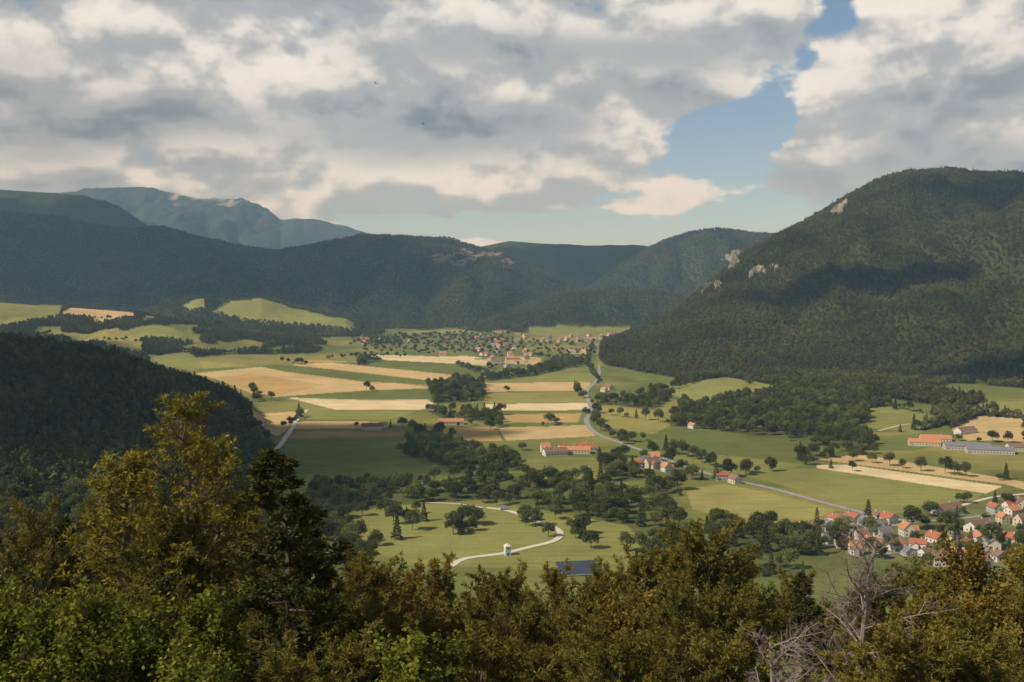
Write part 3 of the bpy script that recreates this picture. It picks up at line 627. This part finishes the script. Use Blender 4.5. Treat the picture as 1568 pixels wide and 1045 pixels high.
# ------------------------------------------------------------ foreground trees
print('fg trees')
TM = {}
for i in range(3): TM['pine%d' % i] = gen_tree('pine_mesh', 300+i, 14, 'pine', M_pine)
TM['fir0'] = gen_tree('fir_mesh', 310, 19, 'fir', M_fir)
TM['larch0'] = gen_tree('larch_mesh', 320, 20, 'larch', M_larch); TM['larch1'] = gen_tree('larch_mesh', 321, 15, 'larch', M_larch)
for i in range(2): TM['oak%d' % i] = gen_tree('oak_mesh', 330+i, 11, 'oak', M_oak)
TM['rust0'] = gen_tree('rust_mesh', 340, 12, 'oak', M_rust)
TM['dead0'] = gen_dead('dead_mesh', 350, 12)
NAMES = {'pine': 'pine_tree', 'fir': 'fir_tree', 'larch': 'larch_tree', 'oak': 'oak_tree', 'rust': 'hornbeam_tree', 'dead': 'dead_tree'}
rf = np.random.default_rng(8)
def fg(px, py, dist, key, wid=1.0):
    t, e = pixel_ray(px, py); x, y = t*dist, dist; z = float(hmap(x, y)); top = CAMZ+e*dist; me, H = TM[key]
    s = (top-z+.5)/H
    o = bpy.data.objects.new(NAMES[key.rstrip('0123456789')], me); o.location = (x, y, z-.5); o.rotation_euler = (0, 0, rf.uniform(0, 6.28))
    w = s*wid; w = max(w, .75); o.scale = (w, w, s); scene.collection.objects.link(o)
P3 = ['pine0', 'pine1', 'pine2']
L = [(268,600,50,'larch0',1.25),(330,672,56,'larch1',1.2),(205,685,52,'larch1',1.3),(442,690,42,'fir0',1.35),(385,760,58,'pine0',1),(20,768,60,'pine1',1),(85,795,66,'fir0',1),(150,775,62,'pine0',1),(482,800,62,'fir0',1),
 (530,840,72,'pine1',1),(575,855,66,'pine2',1),(625,868,70,'rust0',1),(680,850,66,'pine0',1),(735,870,72,'pine1',1),(790,872,64,'pine2',1),(845,868,70,'pine0',1),(900,885,72,'pine1',1),(950,864,66,'pine2',1),
 (1000,838,62,'pine0',1),(1050,812,60,'pine1',1.05),(1100,802,62,'pine2',1.05),(1145,835,66,'pine0',1),(1195,872,72,'pine1',1),(1238,880,60,'fir0',.9),(1288,825,42,'dead0',1.2),(1360,880,66,'pine2',1),(1395,855,70,'pine0',1),
 (1440,866,62,'larch1',1.0),(1490,826,54,'rust0',.9),(1550,838,58,'larch1',1.1),(1600,840,60,'pine0',1),(-30,800,60,'fir0',1),(310,780,50,'pine1',1),(240,790,48,'pine2',1)]
L += [(40,880,34,'oak0',1.05),(130,905,32,'oak1',1.05),(230,905,34,'oak0',1.1),(320,900,36,'oak1',1),(-30,900,34,'oak0',1),(400,900,44,'pine0',1),(480,905,46,'pine1',1),(560,920,44,'pine2',1),(640,925,46,'pine0',1),
 (715,915,44,'pine1',1),(800,925,46,'pine2',1),(880,930,44,'pine0',1),(960,920,46,'rust0',1),(1030,900,42,'pine1',1),(1110,905,44,'pine2',1),(1180,935,46,'pine0',1),(1395,920,46,'rust0',1),(1460,925,42,'pine1',1),(1530,910,44,'rust0',1),(1590,920,44,'pine2',1)]
for i in range(15): L.append((-20+i*112+rf.uniform(-25, 25), 975+rf.uniform(-18, 18), 30+rf.uniform(-3, 4), (['oak0', 'oak1', 'oak0', 'oak1'] if i < 4 else (P3+['oak1']))[rf.integers(0, 4)], 1))
for i in range(26):
    L.append((rf.uniform(-60, 1640), rf.uniform(890, 925), rf.uniform(80, 112), (P3+['fir0'])[rf.integers(0, 4)], 1))
for a in L:
    if a[3] != 'dead0' and 1240 < a[0] < 1345 and a[2] < 60: continue
    fg(*a)
fg(1190, 1000, 27, 'dead0', 1.3)

# birds
M_bird = simple('black_feathers', (.02, .02, .02), .7, .1, 1)
def bird(px, py, dist, rz):
    g = Geo(); g.tube([(0, -.22, 0), (0, -.1, .01), (0, .08, .01), (0, .2, 0), (0, .26, -.01)], [.01, .05, .06, .035, .008], 6)
    for s in (-1, 1): g.add([(0, -.07, .02), (0, .1, .02), (s*.3, .12, .14), (s*.3, -.04, .14), (s*.62, .0, .06), (s*.6, -.06, .06)], [(0, 1, 2, 3), (3, 2, 4, 5)], 0)
    g.add([(-.03, -.2, 0), (.03, -.2, 0), (.07, -.38, 0), (-.07, -.38, 0)], [(0, 1, 2, 3)], 0)
    o = g.make('bird', [M_bird]); t, e = pixel_ray(px, py); o.location = (t*dist, dist, CAMZ+e*dist); o.rotation_euler = (.2, .3, rz)
for a in ((575,128,170,1.0),(666,126,330,.3),(648,190,260,2.),(310,278,300,.5)): bird(*a)

# ------------------------------------------------------------ clouds added out of frame to cast shadows on the land
M_c = newmat('shadow_cloud'); q = NT(M_c.node_tree); tc = q.n('ShaderNodeTexCoord'); ob_ = tc.outputs['Object']
ln = q.n('ShaderNodeVectorMath', operation='LENGTH'); fl = q.n('ShaderNodeVectorMath', operation='MULTIPLY'); fl.inputs[1].default_value = (1, 1, 0); q.l(ob_, fl.inputs[0]); q.l(fl.outputs[0], ln.inputs[0])
dn = q.m('ADD', q.m('SUBTRACT', 1.0, ln.outputs['Value']), q.m('MULTIPLY', q.m('SUBTRACT', q.noise(ob_, 1.8, 3, .6), .5), 1.6))
al = q.mr(dn, .10, .45, 0, .80, True)
tr = q.n('ShaderNodeBsdfTransparent'); df = q.n('ShaderNodeBsdfDiffuse'); df.inputs[0].default_value = (.9, .9, .9, 1); mx = q.n('ShaderNodeMixShader')
q.l(al, mx.inputs[0]); q.l(tr.outputs[0], mx.inputs[1]); q.l(df.outputs[0], mx.inputs[2]); o = q.n('ShaderNodeOutputMaterial'); q.l(mx.outputs[0], o.inputs[0])
def shadow_cloud(gx, gy, rx, ry, rz=0, zt=100, CH=2500):
    nu, nv = 48, 14; A, B = np.meshgrid(np.linspace(0, 2*pi, nu, endpoint=False), np.linspace(.03, pi-.03, nv))
    r = 1+.3*(fbm(np.cos(A)*2+gx, np.sin(A)*2+B*2+gy, 7, 4)-.5)
    V = np.stack([r*np.sin(B)*np.cos(A), r*np.sin(B)*np.sin(A), r*np.cos(B)*.2*np.where(np.cos(B) > 0, 1.3, .3)], -1).reshape(-1, 3)
    Q = [(i*nu+j, i*nu+(j+1) % nu, (i+1)*nu+(j+1) % nu, (i+1)*nu+j) for i in range(nv-1) for j in range(nu)]
    o = mk('shadow_cloud', V, Q, [M_c], smooth=True); k = (CH-zt)/SUN[2]
    o.location = (gx+SUN[0]*k, gy+SUN[1]*k, CH); o.scale = (rx, ry, min(rx, ry)); o.rotation_euler = (0, 0, rz)
shadow_cloud(-2300, 5000, 1900, 1100, 0, 300); shadow_cloud(-900, 4500, 900, 600, .3, 150); shadow_cloud(-560, 850, 520, 380, .9, 70); shadow_cloud(900, 6100, 1500, 600, 0, 300)
shadow_cloud(-220, 1240, 240, 90, 0, 0); shadow_cloud(780, 2350, 360, 140, .1, 200); shadow_cloud(1750, 2900, 600, 320, .3, 400); shadow_cloud(1000, 1700, 420, 120, -.15, 60); shadow_cloud(-2500, 6900, 1500, 900, 0, 500)
shadow_cloud(-1300, 2400, 420, 150, 0, 60)

# ------------------------------------------------------------ atmosphere haze
if HAZE:
    M_h = newmat('haze_air'); q = NT(M_h.node_tree); vs = q.n('ShaderNodeVolumeScatter'); vs.inputs['Color'].default_value = (.42, .70, 1, 1); vs.inputs['Density'].default_value = 5.8e-5; vs.inputs['Anisotropy'].default_value = .0
    o = q.n('ShaderNodeOutputMaterial'); q.l(vs.outputs[0], o.inputs['Volume'])
    g = Geo(); g.box((-17000, -3000, -60), (17000, 17500, 1500), 0); hz = g.make('atmosphere_haze', [M_h])

# ------------------------------------------------------------ world
w = bpy.data.worlds.new('World'); scene.world = w; w.use_nodes = True; w.node_tree.nodes.clear(); q = NT(w.node_tree)
sky = q.n('ShaderNodeTexSky', sky_type='NISHITA'); sky.sun_disc = False; sky.sun_elevation = math.asin(SUN[2]); sky.sun_rotation = math.atan2(SUN[0], SUN[1]) % (2*pi); sky.altitude = 600; sky.ozone_density = 2.5; sky.dust_density = .5
tc = q.n('ShaderNodeTexCoord'); sp = q.n('ShaderNodeSeparateXYZ'); q.l(tc.outputs['Generated'], sp.inputs[0]); dx, dy, dz = sp.outputs
dyp = q.m('MAXIMUM', dy, .05); U = q.m('DIVIDE', dx, dyp); Vv = q.m('DIVIDE', dz, dyp)
def layer(zoff, d1, d2):
    z = q.m('ADD', dz, zoff); e = q.m('ADD', q.m('MAXIMUM', z, 0.0), .16)
    cv = q.n('ShaderNodeCombineXYZ'); q.l(q.m('DIVIDE', dx, e), cv.inputs[0]); q.l(q.m('DIVIDE', dy, e), cv.inputs[1]); cv.inputs[2].default_value = 3.7
    a = q.noise(cv.outputs[0], 1.15, d1, .5, .2)
    c2 = q.n('ShaderNodeCombineXYZ'); q.l(dx, c2.inputs[0]); q.l(dy, c2.inputs[1]); q.l(q.m('MULTIPLY', z, 1.5), c2.inputs[2])
    b = q.noise(c2.outputs[0], 9.5, d2, .55, .1)
    return q.m('ADD', q.m('MULTIPLY', a, .5), q.m('MULTIPLY', b, .5))
def gs(px, py, su, sv, amp):
    t, e = pixel_ray(px, py); a = q.m('DIVIDE', q.m('SUBTRACT', U, t), su/FOC); b = q.m('DIVIDE', q.m('SUBTRACT', Vv, e), sv/FOC)
    s = q.m('ADD', q.m('MULTIPLY', a, a), q.m('MULTIPLY', b, b)); return q.m('MULTIPLY', q.m('EXPONENT', q.m('MULTIPLY', s, -1.0)), amp)
def tot(lst):
    r = None
    for a in lst:
        v = gs(*a); r = v if r is None else q.m('ADD', r, v)
    return r
D0 = layer(0.0, 6, 8); D1 = layer(.022, 3, 4)
cover = tot([(1110,200,95,42,-.28),(1195,150,55,50,-.17),(1290,15,38,50,-.14),(1240,80,30,45,-.10),(840,348,400,22,-.15),(1150,330,110,25,-.06),(1290,215,65,65,.10),(980,190,60,50,.10),(450,80,600,150,.14),(1470,120,170,140,.12),(100,290,250,25,.10),(850,90,200,90,.06)])
cov = q.m('ADD', q.m('ADD', D0, cover), .015)
alpha = q.mr(cov, .455, .505, 0, 1, True)
thick = q.mr(cov, .50, .74, 0, 1, True)
top = q.mr(q.m('SUBTRACT', D0, D1), -.08, .08, 0, 1, True)  # tops lightened, undersides darkened: sun shading painted into the sky clouds
dark = tot([(190,185,180,34,.55),(640,200,200,55,.55),(830,185,110,28,.4),(700,75,170,30,.4),(1020,80,170,32,.42),(1450,235,180,30,.42),(60,235,120,25,.3),(60,100,170,40,.2)])
lite = tot([(700,285,320,32,.26),(980,190,60,45,.28),(1275,190,60,60,.28),(300,95,220,40,.20),(800,130,140,30,.20),(1420,60,140,60,.20),(250,20,200,30,.15)])
br = q.m('ADD', q.m('ADD', q.m('MULTIPLY', top, .66), lite), q.m('MULTIPLY', thick, -.16))
br = q.m('ADD', br, .30); br = q.m('MULTIPLY', br, q.m('SUBTRACT', 1.0, dark), clamp=True)
rp = q.n('ShaderNodeValToRGB'); q.l(br, rp.inputs[0]); el = rp.color_ramp.elements; rp.color_ramp.interpolation = 'EASE'
el[0].position = 0; el[0].color = (.13, .16, .195, 1); el[1].position = 1; el[1].color = (.90, .87, .82, 1)
m_ = el.new(.45); m_.color = (.41, .43, .455, 1)
# unseen overhead clouds dimmed in the sky colour to lower ambient light
ovh = q.mr(dz, .28, .6, 1.0, .24, True); cb = q.n('ShaderNodeCombineColor'); [q.l(ovh, cb.inputs[i]) for i in range(3)]
ccol = q.mix(1.0, rp.outputs[0], cb.outputs[0], 'MULTIPLY')
b1 = q.n('ShaderNodeBackground'); b1.inputs[1].default_value = .095; q.l(sky.outputs[0], b1.inputs[0])
b2 = q.n('ShaderNodeBackground'); b2.inputs[1].default_value = 1.0; q.l(ccol, b2.inputs[0])
mx = q.n('ShaderNodeMixShader'); q.l(alpha, mx.inputs[0]); q.l(b1.outputs[0], mx.inputs[1]); q.l(b2.outputs[0], mx.inputs[2])
o = q.n('ShaderNodeOutputWorld'); q.l(mx.outputs[0], o.inputs[0])

# ------------------------------------------------------------ sun, camera
from mathutils import Vector
sl = bpy.data.lights.new('sun', 'SUN'); sl.energy = 5.0; sl.angle = radians(.5); sl.color = (1, .92, .78)
so = bpy.data.objects.new('sun', sl); so.rotation_euler = Vector(-SUN).to_track_quat('-Z', 'Y').to_euler(); scene.collection.objects.link(so)
cd = bpy.data.cameras.new('camera'); cd.lens = 35; cd.sensor_width = 36; cd.clip_start = .5; cd.clip_end = 60000
co = bpy.data.objects.new('camera', cd); co.location = (0, 0, CAMZ); co.rotation_euler = (pi/2-TH, 0, 0); scene.collection.objects.link(co); scene.camera = co
scene.view_settings.view_transform = 'Standard'; scene.view_settings.look = 'None'; scene.view_settings.exposure = 0
print('done')
